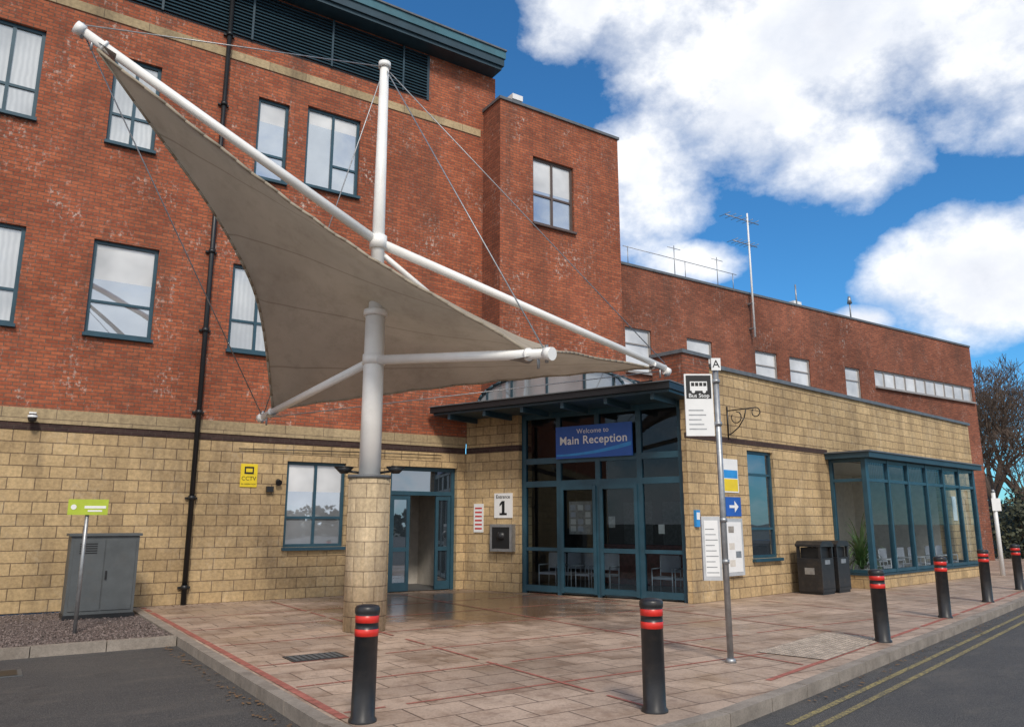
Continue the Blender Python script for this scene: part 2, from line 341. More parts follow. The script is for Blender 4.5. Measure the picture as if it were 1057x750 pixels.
# side door recess
b=MB()
b.box(F1,8.05,8.14,-.2,-.12,0,3.0,teal); b.box(F1,9.81,9.9,-.2,-.12,0,3.0,teal)
b.box(F1,8.14,9.81,-.2,-.12,2.9,3.0,teal); b.box(F1,8.14,9.81,-.2,-.12,2.3,2.4,teal)
b.face([F1.p(8.14,-.16,2.4),F1.p(9.81,-.16,2.4),F1.p(9.81,-.16,2.9),F1.p(8.14,-.16,2.9)],gl_dark)
def leaf(fr,u0,u1,n,gm):
    b.box(fr,u0,u0+.08,n,n+.05,0.02,2.29,teal); b.box(fr,u1-.08,u1,n,n+.05,.02,2.29,teal)
    for z0,z1 in ((.02,.22),(.95,1.05),(2.19,2.29)): b.box(fr,u0+.08,u1-.08,n+.002,n+.048,z0,z1,teal)
    b.face([fr.p(u0+.08,n+.025,.22),fr.p(u1-.08,n+.025,.22),fr.p(u1-.08,n+.025,2.19),fr.p(u0+.08,n+.025,2.19)],gm)
leaf(F1,8.15,8.66,-.19,gl_dark); leaf(F1,9.38,9.80,-.19,gl_dark)
b.build('side_door',hosp)
b=MB()
x0,x1,y0,y1=8.0,9.95,17.61,19.6
b.face([(x0,y0,.012),(x1,y0,.012),(x1,y1,.012),(x0,y1,.012)],dim); b.face([(x0,y1,0),(x1,y1,0),(x1,y1,3.1),(x0,y1,3.1)],cream)
b.face([(x0,y0,0),(x0,y1,0),(x0,y1,3.1),(x0,y0,3.1)],cream); b.face([(x1,y0,0),(x1,y1,0),(x1,y1,3.1),(x1,y0,3.1)],cream)
b.face([(x0,y0,3.1),(x1,y0,3.1),(x1,y1,3.1),(x0,y1,3.1)],cream); b.build('side_lobby',hosp)
cs=MB(); cs.box(F1,4.48,4.84,.0,.02,2.4,2.9,yellow); cs.box(F1,4.56,4.76,.02,.024,2.68,2.84,inkm); cs.box(F1,4.59,4.73,.024,.026,2.72,2.80,yellow); 
cctv=cs.build('cctv_warning_sign')
text('CCTV',F1,4.66,.022,2.58,.12,inkm,cctv); text('IN OPERATION',F1,4.66,.022,2.46,.045,inkm,cctv)
b=MB(); b.box(F1,.44,.56,0,.05,3.6,3.72,whitep); b.cyl(F1.p(.5,.05,3.66),F1.p(.5,.14,3.64),.03,.03,whitep); b.lathe((.5,YF-.18,3.5),[(0,0),(.05,.015,blackp),(.075,.06),(.08,.1,whitep),(.085,.14),(.06,.17),(0,.17)],blackp,16); b.build('security_camera')
b=MB(); b.box(F1,5.05,5.2,0,.09,2.3,2.42,blackm); b.cyl(F1.p(5.3,.02,2.55),F1.p(5.3,.12,2.5),.05,.07,blackm); b.build('wall_light')
# ------------------------------------------------------------------ stone lounge & entrance
lou=empty('stone_lounge_building')
b=MB(); lw=(2.35,3.5,.83,3.3); BU0,BU1=6.33,14.1
b.wall(LN,0,LL,0,3.42,[lw,(BU0,BU1,0,3.42)],stone,.2); b.wall(LN,0,LL,3.54,5.08,[],stone)
b.box(LN,0.0,BU0-.05,-.1,.012,3.42,3.54,darkband); b.box(LN,BU0-.05,LL,-.1,.005,3.42,3.54,stoneband)
LE=Fr(*LN.p(LL,0,0).xy,LN.d[1]*-1,LN.d[0]); b.wall(LE,0,4,0,5.08,[],stone)
b.build('stone_wall',lou)
b=MB(); b.box(LN,.98,LL+.05,-.35,.06,5.08,5.17,coping); b.face([LN.p(0,-.02,4.8),LN.p(LL,-.02,4.8),LN.p(LL,-4,4.8),LN.p(0,-6,4.8)],roofm); b.build('coping',lou)
b=MB(); b.box(LN,-.05,.95,-.8,.03,4.5,5.28,brick2); b.box(LN,-.09,.99,-.85,.07,5.28,5.36,coping); b.build('brick_pier',lou)
window(LN,*lw,-.14,lou,hm=[(2.75,),(1.5,)],gm=gl_dark,name='window')
# bay
b=MB(); n1=1.0; ZT=3.28; zp=.32
b.box(LN,BU0,BU1,.75,n1,0,zp,stone); b.box(LN,BU0,BU0+.25,-.05,.749,0,zp,stone); b.box(LN,BU1-.25,BU1,-.05,.749,0,zp,stone)
b.box(LN,BU0-.03,BU1+.03,n1-.15,n1+.03,zp,zp+.05,tealD); b.box(LN,BU0-.03,BU0+.15,0,n1-.15,zp,zp+.05,tealD)
b.build('bay_plinth',lou)
b=MB()
cols=6
for i in range(cols+1):
    u=BU0+.04+(BU1-BU0-.08)*i/cols; w_=.045 if 0<i<cols else .08
    b.box(LN,u-w_,u+w_,n1-.13,n1-.01,zp+.05,ZT,teal)
for z in (zp+.1,2.72,ZT-.05): b.box(LN,BU0+.1,BU1-.1,n1-.11,n1-.02,z-.04,z+.04,teal)
for u in (BU0+.03,BU1-.03):
    for n in (.05,): b.box(LN,u-.05,u+.05,n-.04,n+.04,zp+.05,ZT,teal)
    for z in (zp+.1,2.72,ZT-.05): b.box(LN,u-.04,u+.04,.09,n1-.13,z-.04,z+.04,teal)
b.face([LN.p(BU0+.03,n1-.06,zp),LN.p(BU1-.03,n1-.06,zp),LN.p(BU1-.03,n1-.06,ZT),LN.p(BU0+.03,n1-.06,ZT)],gl_bay)
for u in (BU0+.03,BU1-.03): b.face([LN.p(u,0,zp),LN.p(u,n1-.08,zp),LN.p(u,n1-.08,ZT),LN.p(u,0,ZT)],gl_bay)
b.build('bay_window',lou)
b=MB(); b.box(LN,BU0-.2,BU1+.2,0.01,n1+.18,ZT,ZT+.14,tealD); b.box(LN,BU0-.24,BU1+.24,.01,n1+.22,ZT+.143,ZT+.18,coping); b.build('bay_roof',lou)
b=MB(); 
b.face([LN.p(BU0,1,.02),LN.p(BU1,1,.02),LN.p(BU1,-3,.02),LN.p(BU0,-3,.02)],notice)
b.face([LN.p(BU0,-3,0),LN.p(BU1,-3,0),LN.p(BU1,-3,3.4),LN.p(BU0,-3,3.4)],cream)
for u in (BU0,BU1): b.face([LN.p(u,-.2,0),LN.p(u,-3,0),LN.p(u,-3,3.4),LN.p(u,-.2,3.4)],cream)
b.face([LN.p(BU0,0,3.27),LN.p(BU1,0,3.27),LN.p(BU1,-3,3.27),LN.p(BU0,-3,3.27)],cream)
b.build('bay_interior',lou)
b=MB()
for i in range(70):
    u=BU0+.2+i*.107
    if 1.5<u-BU0<2.6 or 5.2<u-BU0<6.0: continue
    b.face([LN.p(u,n1-.2,2.7-.0),LN.p(u+.075,n1-.24,2.7),LN.p(u+.075,n1-.24,3.2),LN.p(u,n1-.2,3.2)],whitep)
b.build('bay_blinds',lou)
# entrance screen
EG0=1.69; TZ=4.26
b=MB(); b.box(EN,0.02,EG0,-.55,0,0,3.38,stone); b.box(EN,0.02,EG0,-.55,.012,3.381,3.52,darkband); b.box(EN,.02,EG0,-.55,0,3.521,TZ,stone)
b.box(EN,EL-.12,EL-.001,-.4,-.01,0,TZ,stone); b.build('entrance_pier',lou)
b=MB(); g=-.22
e0,e1=EG0+.003,EL-.125
us=[e0+.06,e0+(e1-e0)*.25,e0+(e1-e0)*.5,e0+(e1-e0)*.75,e1-.06]
for i,u in enumerate(us): b.box(EN,u-.06,u+.06,g,g+.1,0,TZ,teal)
for z in (.12,2.55,3.1,TZ-.06): 
    for a,c in zip(us[:-1],us[1:]): b.box(EN,a+.06,c-.06,g+.005,g+.095,z-.07,z+.07,teal)
for a,c in zip(us[:-1],us[1:]):
    b.box(EN,a+.06,c-.06,g+.01,g+.09,.98,1.06,teal)
for u in (us[1]+.1,us[2]-.09,us[2]+.09,us[3]-.1): b.box(EN,u-.04,u+.04,g+.102,g+.14,.05,2.48,teal)
for z in (.12,1.02,2.44): b.box(EN,us[1]+.14,us[2]-.13,g+.102,g+.138,z-.05,z+.05,teal); b.box(EN,us[2]+.13,us[3]-.14,g+.102,g+.138,z-.05,z+.05,teal)
b.face([EN.p(e0,g+.05,0),EN.p(e1,g+.05,0),EN.p(e1,g+.05,TZ),EN.p(e0,g+.05,TZ)],gl_door)
b.build('entrance_glazing',lou)
b=MB()
b.face([EN.p(.6,g,.014),EN.p(EL-.2,g,.014),EN.p(EL-.2,-4.5,.014),EN.p(.6,-4.5,.014)],notice)
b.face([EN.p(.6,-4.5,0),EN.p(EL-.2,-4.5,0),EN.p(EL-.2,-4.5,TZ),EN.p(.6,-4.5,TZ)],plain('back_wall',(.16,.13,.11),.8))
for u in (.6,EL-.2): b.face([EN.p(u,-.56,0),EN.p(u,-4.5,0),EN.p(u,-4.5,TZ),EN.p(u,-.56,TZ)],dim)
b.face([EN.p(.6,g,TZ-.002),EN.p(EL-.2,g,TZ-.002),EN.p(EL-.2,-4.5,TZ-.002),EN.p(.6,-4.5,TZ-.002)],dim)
for u in (2.2,3.4,4.6): b.box(EN,u,u+.9,-4.48,-4.45,0,2.2,notice)
b.box(EN,1.8,5.4,-4.2,-3.6,0.02,1.05,redline)
b.build('entrance_lobby',lou)
b=MB()
for (u,z,w_,h_,m) in ((us[1]+.55,1.75,.62,.75,notice),(us[2]+.3,1.65,.16,.25,notice),(us[3]+.45,1.5,.14,.2,cream)):
    b.box(EN,u-w_/2,u+w_/2,g+.02,g+.03,z-h_/2,z+h_/2,m)
for i in range(12):
    u=us[1]+.55+(-.2+.2*(i%3)); z=1.5+.16*(i//3); b.box(EN,u-.07,u+.07,g+.03,g+.034,z-.06,z+.06,[cream,seatm,notice,cream,seatm][i%5])
b.build('door_posters',lou)
def chair(fr,u,n,m,rot=1):
    b=MB()
    for q in (-.24,.24):
        b.cyl(fr.p(u+q,n-.42,0),fr.p(u+q,n-.46,.9),.014,.014,alum,6); b.cyl(fr.p(u+q,n,0),fr.p(u+q,n,.64),.014,.014,alum,6); b.cyl(fr.p(u+q,n,.64),fr.p(u+q,n-.44,.64),.016,.016,alum,6)
    b.box(fr,u-.23,u+.23,n-.44,n,.42,.47,m); b.box(fr,u-.23,u+.23,n-.48,n-.44,.55,.92,m); return b.build('chair')
for u in (us[0]+.45,us[0]+1.0,us[1]+.35,us[1]+.9,us[3]+.3,us[3]+.85): chair(EN,u,-.45,seatm)
# porch roof
b=MB()
b.box(EN,-.15,EL+.15,-.2,1.12,TZ+.003,TZ+.06,tealD); b.box(EN,-.2,EL+.2,-.2,1.2,TZ+.063,TZ+.2,blackm); b.box(EN,-.22,EL+.22,-.2,1.24,TZ+.203,TZ+.225,coping)
for i in range(6):
    u=.3+i*1.1; b.box(EN,u,u+.08,.0,1.1,TZ-.12,TZ+.002,tealD)
b.build('porch_roof',lou)
b=MB()
b.face([EN.p(.1,-.2,TZ+.15),EN.p(EL,-.2,TZ+.15),EN.p(EL,-6,TZ+.15),EN.p(.1,-6,TZ+.15)],roofm); b.build('flat_roof',lou)
b=MB(); c0=3.1
arc=[(c0+2.0*math.cos(t),TZ+.22+.62*math.sin(t)) for t in [math.pi*i/18 for i in range(19)]]
for (a,za),(c,zc) in zip(arc[:-1],arc[1:]):
    b.face([EN.p(a,.9,za),EN.p(c,.9,zc),EN.p(c,-3,zc),EN.p(a,-3,za)],gl_poly,True)
b.face([EN.p(a,.86,za) for a,za in arc],gl_poly)
for n in (.9,.2,-.6,-1.4,-2.2):
    b.tube([EN.p(a,n,za+.01) for a,za in arc],.035,tealD,6)
for a,za in arc[3:17:3]: b.box(EN,a-.02,a+.02,.86,.9,TZ+.22,za,tealD)
b.build('barrel_rooflight',lou)
# signs on entrance
b=MB(); s0,s1=us[1]-.02,us[3]-.12; b.box(EN,s0,s1,-.08,-.05,3.12,3.88,blue)
pts=[EN.p(s0+.02+(s1-s0-.04)*i/20,-.048,3.22+.22*(i/20)**2) for i in range(21)]
for i in range(20):
    a,c=pts[i],pts[i+1]; lo=Vector((0,0,-.04-.05*i/20)); lo2=Vector((0,0,-.04-.05*(i+1)/20)); b.face([a,c,c+lo2,a+lo],blueb)
sg=b.build('main_reception_sign')
um=(s0+s1)/2; text('Welcome to',EN,um,-.043,3.74,.16,whitep,sg,sp=1.05); text('Main Reception',EN,um,-.040,3.53,.27,whitep,sg,bold=.004,sp=1.06)
b=MB(); b.box(EN,.95,1.5,.0,.025,1.75,2.35,whitep); b.box(EN,1.19,1.27,.025,.03,1.84,2.16,inkm); b.box(EN,1.12,1.34,.0305,.033,1.82,1.87,inkm)
b.face([EN.p(1.19,.031,2.16),EN.p(1.12,.031,2.09),EN.p(1.12,.031,2.03),EN.p(1.22,.031,2.11)],inkm); sg=b.build('entrance_number_sign'); text('Entrance',EN,1.22,.028,2.26,.12,inkm,sg,bold=.001)
b=MB(); b.box(EN,.3,.6,0,.02,1.4,2.1,whitep)
for i in range(6): b.box(EN,.34,.56,.02,.022,1.47+i*.1,1.51+i*.1,redink)
b.build('wall_notice')
b=MB(); b.box(EN,.92,1.58,-.02,.16,.95,1.6,galv); b.box(EN,.99,1.51,.16,.165,1.02,1.53,blackm); b.lathe(EN.p(1.25,.1,1.2),[(0,0),(.12,.03),(.14,.12),(.12,.2),(0,.24)],blackp,14); b.build('smoking_bin')
# lounge wall signs
b=MB(); b.box(LN,1.3,1.9,0,.02,2.3,3.05,whitep); b.box(LN,1.33,1.87,.02,.023,2.33,2.6,yellow); b.box(LN,1.33,1.87,.02,.023,2.62,2.8,blueb); b.build('wall_information_sign')
b=MB(); b.box(LN,1.35,1.95,0,.02,1.78,2.2,blue)
b.box(LN,1.48,1.7,.02,.024,1.96,2.02,whitep); b.face([LN.p(1.68,.024,1.86),LN.p(1.84,.024,1.99),LN.p(1.68,.024,2.12)],whitep); b.build('direction_arrow_sign')
b=MB(); b.box(LN,1.15,1.85,.0,.09,.5,1.73,alum); b.box(LN,1.22,1.78,.09,.095,.58,1.65,whitep)
for i in range(5): b.box(LN,1.27+.25*(i%2),1.48+.25*(i%2),.095,.098,.7+.18*i,.84+.18*i,[cream,galv,cream,whitep,notice][i])
b.build('notice_board')
b=MB(); b.box(LN,.15,.3,0,.06,1.55,1.9,blueb); b.box(LN,.17,.28,.06,.065,1.7,1.85,whitep); b.build('door_push_pad')
b=MB(); b.box(LN,14.8,15.15,0,.02,1.7,2.5,whitep); b.build('small_wall_sign')
b=MB(); o_=1.6
b.tube([LN.p(o_,0.02,4.15),LN.p(o_,.75,4.15)],.014,blackm); 
b.tube([LN.p(o_,0.02,3.6),LN.p(o_,.1,3.62),LN.p(o_,.3,3.75),LN.p(o_,.45,3.95),LN.p(o_,.5,4.13)],.014,blackm)
b.tube([LN.p(o_,.75+.1*math.sin(t),4.05+.1*math.cos(t)) for t in [i*.5 for i in range(12)]],.012,blackm)
b.tube([LN.p(o_,.25+.13*math.sin(t),3.98+.13*math.cos(t)) for t in [i*.6 for i in range(10)]],.012,blackm); b.tube([LN.p(o_,.02,3.5),LN.p(o_,.02,4.25)],.018,blackm)
b.build('hanging_basket_bracket')
# ------------------------------------------------------------------ roof aerials
b=MB(); X=21.7; yy=17.2
b.cyl((X,yy,8.0),(X,yy,12.6),.04,.03,whitep,8); b.box(F1,X-.05,X+.05,0,.22,8.3,8.36,galv); b.box(F1,X-.05,X+.05,0,.22,9.2,9.26,galv)
for z,l in ((12.3,1.5),(11.4,1.1)):
    b.cyl((X-l*.8,yy,z),(X+l*.4,yy,z),.018,.018,galv,5)
    for i in range(6): b.cyl((X-l*.8+i*l*.2,yy-.25,z),(X-l*.8+i*l*.2,yy+.25,z),.01,.01,galv,4)
b.build('tv_aerial')
b=MB()
for x in (16.2,18.8,21.2): b.cyl((x,17.6,9.6),(x,17.6,10.35),.014,.014,galv,6)
for z in (10.33,): b.cyl((16.0,17.6,z),(21.4,17.6,z),.012,.012,galv,6)
for x in (18.3,20.4): b.cyl((x,17.6,9.6),(x,17.6,10.8),.015,.015,galv,5); b.cyl((x-.3,17.6,10.7),(x+.3,17.6,10.7),.012,.012,galv,5)
b.build('roof_railing')
b=MB(); b.cyl((24.9,17.7,9.6),(24.9,17.7,10.6),.03,.03,galv,6); b.box(F1,24.75,25.2,-.6,-.3,9.8,9.95,whitep); b.build('roof_floodlight')
b=MB(); b.cyl((28.4,17.7,9.6),(28.4,17.7,10.6),.03,.03,galv,6); b.cyl((28.4,17.7,10.4),(28.4,17.7,10.7),.1,.05,galv,8); b.build('roof_vent')
b=MB(); b.cyl((11.3,16.8,13.28),(11.3,16.8,13.5),.03,.03,galv,6); b.box(TW,11.15,11.5,-.5,-.2,13.5,13.66,whitep); b.build('roof_floodlight')
# ------------------------------------------------------------------ ground
b=MB(); b.face([(-600,-600,-.14),(600,-600,-.14),(600,600,-.14),(-600,600,-.14)],groundm); b.build('ground')
b=MB(); b.face([(-40,-60,-.12),(70,-60,-.12),(70,30,-.12),(-40,30,-.12)],tarmac); b.build('road')
K=[(2.65,17.3),(2.65,6.75),(2.72,6.2),(2.95,5.7),(3.35,5.32),(3.95,5.1),(4.7,5.02),(5.6,5.12),(7.2,5.5),(21.2,9.1),(45,15.2)]
poly=K+[(45,25),(2.65,25)]
b=MB(); b.face([(x,y,0) for x,y in poly],pav); b.build('pavement')
def kerbrun(path,wd,h0,h1,name,first=.9,mat=kerbm,gap=.006):
    b=MB(); 
    pts=[Vector((x,y,0)) for x,y in path]; segs=[]
    for a,c in zip(pts[:-1],pts[1:]):
        L=(c-a).length; n=max(1,round(L/first)); 
        for i in range(n): segs.append((a.lerp(c,i/n),a.lerp(c,(i+1)/n)))
    def nrm(a,c):
        d=(c-a).normalized(); return Vector((-d.y,d.x,0))
    ns=[nrm(a,c) for a,c in segs]
    for i,(a,c) in enumerate(segs):
        na=(ns[i]+ns[max(i-1,0)]).normalized(); nc=(ns[i]+ns[min(i+1,len(ns)-1)]).normalized()
        d=(c-a).normalized(); a2=a+d*gap; c2=c-d*gap
        q=[a2,c2,c2-nc*wd,a2-na*wd]
        bot=[p+Vector((0,0,h0)) for p in q]; top=[p+Vector((0,0,h1+random.uniform(-.003,.003))) for p in q]
        b.face(top,mat)
        for j in range(4): b.face([bot[j],bot[(j+1)%4],top[(j+1)%4],top[j]],mat)
    return b.build(name,None,merge=False)
kerbrun(K,.14,-.13,.006,'kerb')
b=MB()
def strip(p,q,w,z,m):
    p=Vector((*p,z));q=Vector((*q,z));d=(q-p).normalized();n=Vector((-d.y,d.x,0))*w/2
    L=(q-p).length; k=max(1,int(L/.2)); 
    for i in range(k):
        if random.random()<.06: continue
        a=p.lerp(q,i/k)+d*.004; c=p.lerp(q,(i+1)/k)-d*.004; b.face([a+n,c+n,c-n,a-n],m)
strip((2.74,17.2),(2.74,6.7),.09,.004,redline)
strip((7.1,5.75),(40,14.2),.07,.004,redline)
for y in (6.9,8.2,9.6,11.4,13.2,15.0):
    x1=12.0 if y>11 else 13.0
    if y<7.5: x1=9.5
    strip((2.81,y),(x1,y),.04,.004,redline)
for x in (5.2,8.2,11.0,14.0,18,22):
    y0=max(5.2,5.75+(x-7)*.257+.05); strip((x,y0),(x,11.4 if x>11.5 else 17),.04,.0075,redline)
b.build('paving_lines',None,merge=False)
b=MB()
for i in range(420):
    r=random.random()
    if r<.35: x=random.uniform(2.9,10); y=17.36-abs(random.gauss(0,.25)); z=.012
    elif r<.7:
        x=random.uniform(7,22); y=5.30+(x-7.2)*.257-abs(random.gauss(0,.12)); z=-.108
    else: x=random.uniform(2.35,2.48)-abs(random.gauss(0,.08)); y=random.uniform(6.5,12.6); z=-.108
    t=random.random()*6.28; s_=random.uniform(.012,.035)
    b.face([(x+s_*math.cos(t+k*1.57)*(1 if k%2 else .6),y+s_*math.sin(t+k*1.57)*(1 if k%2 else .6),z+random.uniform(0,.012)) for k in range(4)],leafl)
b.build('fallen_leaves',None,merge=False)
b=MB()
dk=Vector((14,3.6,0)).normalized(); nk=Vector((dk.y,-dk.x,0))
base=Vector((7.2,5.5,-.116))
for off in (.40,.62):
    a=base-dk*1.2+nk*off; c=base+dk*40+nk*off; b.face([a,c,c+nk*.07,a+nk*.07],paint)
b.build('double_yellow_lines')
# tactile paving
b=MB(); o0=Vector((8.7,6.15,0)); 
cnr=[o0,o0+dk*2.4,o0+dk*2.4-nk*.9,o0-nk*.9]
tm=plain('tactile_slab',(.36,.30,.245),.85,0,.3,6,dirt=.5)
b.face([p+Vector((0,0,.009)) for p in cnr],tm)
for i in range(36):
    for j in range(13):
        p=o0+dk*(.04+i*.0665)-nk*(.04+j*.068)
        b.cyl(p+Vector((0,0,.007)),p+Vector((0,0,.017)),.02,.014,tm,6)
b.build('tactile_paving',None,merge=False)
b=MB(); b.box(W,3.25,3.95,-10.05,-9.6,.002,.01,blackm)
for i in range(8): b.box(W,3.29+i*.08,3.34+i*.08,-10.0,-9.65,.01,.016,greyc)
b.build('drain_cover')
b=MB(); b.box(W,-.2,.55,-11.7,-11.2,-.119,-.112,greyc); b.box(W,-.15,.5,-11.65,-11.25,-.112,-.108,blackm); b.build('manhole_cover')
# gravel bed
b=MB(); b.face([(-14,12.85,-.02),(2.5,12.85,-.02),(2.5,17.38,-.02),(-14,17.38,-.02)],gravel)
for i in range(5200):
    x=random.uniform(-1.5,2.48); y=random.uniform(12.9,17.3) if i%2 else random.uniform(12.9,14.8); r=random.uniform(.012,.03); p=Vector((x,y,-.02+r*.3))
    t=random.random()*6; q=[p+Vector((r*math.cos(t+k*1.57)*random.uniform(.7,1.3),r*math.sin(t+k*1.57),random.uniform(-.2,.2)*r)) for k in range(4)]
    up=p+Vector((0,0,r*.8))
    for k in range(4): b.face([q[k],q[(k+1)%4],up],gravel)
b.build('gravel_bed',None,merge=False)
kerbrun([(-14,12.72),(2.5,12.72)],.13,-.13,.02,'bed_kerb')
# ------------------------------------------------------------------ bollards
def bollard(x,y,h=1.0,tilt=(0,0)):
    b=MB()
    b.lathe((0,0,0),[(.12,0),(.12,.02),(.102,.04),(.10,h-.26),(.103,h-.258,redr),(.103,h-.2),(.10,h-.198),(.10,h-.15),(.103,h-.148,redr),(.103,h-.09),(.10,h-.088),(.108,h-.07),(.108,h-.03),(.095,h-.01),(.05,h),(0,h)],blackp,28)
    o=b.build('bollard'); o.location=(x,y,0); o.rotation_euler=(tilt[0],tilt[1],0)
bollard(2.83,6.53,.95,(.0,.012)); bollard(5.14,5.42,.97,(.01,-.01)); bollard(10.69,6.62,.99,(0,-.02)); bollard(14.27,7.62,1.05,(.01,.0)); bollard(17.76,8.55,1.08,(0,.015)); bollard(21.6,9.6,1.1,(0,0))
# ------------------------------------------------------------------ canopy structure
can=empty('tensile_canopy')
M=Vector((5.08,11.79,0)); P1=Vector((.36,11.78,8.62)); P4=Vector((11.42,11.38,4.74)); P2=Vector((4.22,15.05,3.64)); P3=Vector((5.95,8.1,3.84))
col=Vector((M.x,M.y,6.37))
b=MB()
b.cyl(M+Vector((0,0,2.3)),M+Vector((0,0,5.05)),.175,.165,white,28); b.cyl(M+Vector((0,0,5.05)),M+Vector((0,0,5.15)),.2,.2,white,28)
b.cyl(M+Vector((0,0,5.15)),M+Vector((0,0,9.7)),.12,.08,white,20); b.cyl(M+Vector((0,0,9.7)),M+Vector((0,0,9.8)),.11,.11,white,16)
b.cyl(M+Vector((0,0,6.25)),M+Vector((0,0,6.48)),.15,.15,white,20)
b.cyl(M+Vector((0,0,4.22)),M+Vector((0,0,4.38)),.19,.19,white,24)
b.build('mast',can)
b=MB()
b.cyl(col,P1,.085,.07,white,16); b.cyl(col,P4+Vector((0,0,.05)),.085,.065,white,16)
am=M+Vector((0,0,4.3)); b.cyl(am,P3,.08,.07,white,16); b.cyl(am,P2,.075,.065,white,16)
b.cyl(col+Vector((0,0,-.15)),M+Vector((1.5,0.2,5.45)),.05,.05,white,10)
for p,d,r in ((P1,(P1-col),.095),(P4,(P4-col),.085),(P3,(P3-am),.09),(P2,(P2-am),.085)):
    d=d.normalized(); b.cyl(p-d*.02,p+d*.1,r,r,white,16); b.cyl(p-d*.35,p-d*.31,r,r,white,16)
    b.cyl(p+Vector((0,0,-.12)),p+Vector((0,0,.12)),.025,.025,galv,8)
    q=p-d*.15; b.cyl(q,q+Vector((0,0,-.2)),.02,.02,galv,8)
b.build('booms',can)
b=MB(); top=M+Vector((0,0,9.72))
for a,c in ((top,P1+Vector((0,0,.1))),(top,P4+Vector((0,0,.15))),(top,P3),(top,P2),(P1,P2),(P4,P2+Vector((.1,0,0)))):
    b.cyl(a,c,.011,.011,galv,5)
b.build('stay_cables',can)
def mem(s,t):
    c=[P1.lerp(col,.045)+Vector((0,0,-.12)),P3.lerp(am,.1)+Vector((0,0,.08)),P4.lerp(col,.06)+Vector((0,0,-.08)),P2.lerp(am,.1)+Vector((0,0,.06))]
    a=(1-s)*.5;bb=(1+s)*.5;e=(1-t)*.5;f=(1+t)*.5
    P=c[0]*a*e+c[1]*bb*e+c[2]*bb*f+c[3]*a*f
    cc=Vector((M.x,M.y,5.2))
    ks=.27*a+.14*bb; kt=.25*e+.05*f
    k=ks*s*s*(1-t*t)+kt*t*t*(1-s*s)
    P=P.lerp(cc,k); r=max(0,1-math.hypot(s,t)*2.2); P.z+= -.12*r
    ed=(1-s*s)*(1-t*t); P.z+=.012*math.sin(s*26+t*9)*(1-ed)*max(abs(s),abs(t))**3
    return P
n=72; vs=[];fs=[];uvl=[]
for j in range(n+1):
    for i in range(n+1):
        s=-1+2*i/n;t=-1+2*j/n; vs.append(tuple(mem(s,t)));uvl.append((s,t))
for j in range(n):
    for i in range(n): a=j*(n+1)+i; fs.append((a,a+1,a+n+2,a+n+1))
me=bpy.data.meshes.new('membrane'); me.from_pydata(vs,[],fs); me.materials.append(fab)
uv=me.uv_layers.new(name='UVMap')
for l in me.loops: uv.data[l.index].uv=uvl[l.vertex_index]
me.polygons.foreach_set('use_smooth',[True]*len(fs)); o=link(bpy.data.objects.new('membrane',me)); o.parent=can
b=MB()
for A,Bq in (((-1,-1),(1,-1)),((1,-1),(1,1)),((1,1),(-1,1)),((-1,1),(-1,-1))):
    pts=[mem(A[0]+(Bq[0]-A[0])*i/28,A[1]+(Bq[1]-A[1])*i/28) for i in range(29)]; b.tube(pts,.024,fab,6)
b.build('edge_rope',can)
for p,d in ((P1,col),(P4,col),(P3,am),(P2,am)):
    b=MB(); dd=(d-p).normalized(); sd_=dd.cross(Vector((0,0,1))).normalized()
    q=p+dd*.1; b.face([q,q+dd*.4+sd_*.2+Vector((0,0,-.1)),q+dd*.4-sd_*.2+Vector((0,0,-.1))],galv); b.build('corner_plate',can)
b=MB(); b.cyl(M+Vector((0,0,.0)),M+Vector((0,0,2.34)),.33,.33,cst,24,True,True)
b.cyl(M+Vector((0,0,2.34)),M+Vector((0,0,2.39)),.35,.35,coping,24); o=b.build('stone_base',can)
uvd=o.data.uv_layers[0].data
for p in o.data.polygons:
    if abs(p.normal.z)<.5:
        am_=math.atan2(p.center.y-M.y,p.center.x-M.x)
        for li in p.loop_indices:
            co=o.data.vertices[o.data.loops[li].vertex_index].co; a=math.atan2(co.y-M.y,co.x-M.x)
            if a-am_>math.pi: a-=2*math.pi
            if am_-a>math.pi: a+=2*math.pi
            uvd[li].uv=(a*.33*1.33,co.z)
b=MB()
for sgn in (-1,1):
    rr=Vector((.832,-.555,0))*sgn; c=M+rr*.42+Vector((0,0,2.47)); b.cyl(M+rr*.15+Vector((0,0,2.43)),c,.02,.02,blackm,8); b.cyl(c+Vector((0,0,-.05)),c+Vector((0,0,.04)),.06,.15,blackm,18); b.cyl(c+Vector((0,0,.04)),c+Vector((0,0,.06)),.155,.155,blackm,18)
b.build('uplighters',can)
# ------------------------------------------------------------------ bus stop
bs=empty('bus_stop_sign'); BP=Vector((7.62,6.7,0)); V=Fr(BP.x,BP.y,.832,-.555)
b=MB(); b.cyl(BP,BP+Vector((0,0,3.72)),.038,.038,galv,14); b.cyl(BP,BP+Vector((0,0,.05)),.07,.05,galv,14)
for z in (2.85,3.4,1.15,1.65): b.cyl(BP+Vector((0,0,z)),BP+Vector((0,0,z+.05)),.05,.05,galv,12)
b.build('pole',bs)
b=MB(); b.box(V,-.41,-.05,-.015,.015,2.72,3.52,whitep); b.box(V,-.39,-.07,.015,.019,3.2,3.5,inkm)
b.box(V,-.34,-.12,.019,.022,3.3,3.42,whitep)
for i in range(4): b.box(V,-.325+i*.052,-.285+i*.052,.022,.024,3.36,3.405,inkm)
for u in (-.3,-.16): b.cyl(V.p(u,.019,3.29),V.p(u,.024,3.29),.022,.022,whitep,10)
for i in range(5): b.box(V,-.37,-.15-.03*(i%3),.015,.017,2.8+i*.06,2.815+i*.06,galv)
b.build('flag',bs); text('Bus Stop',V,-.23,.022,3.235,.075,whitep,bs,bold=.0005)
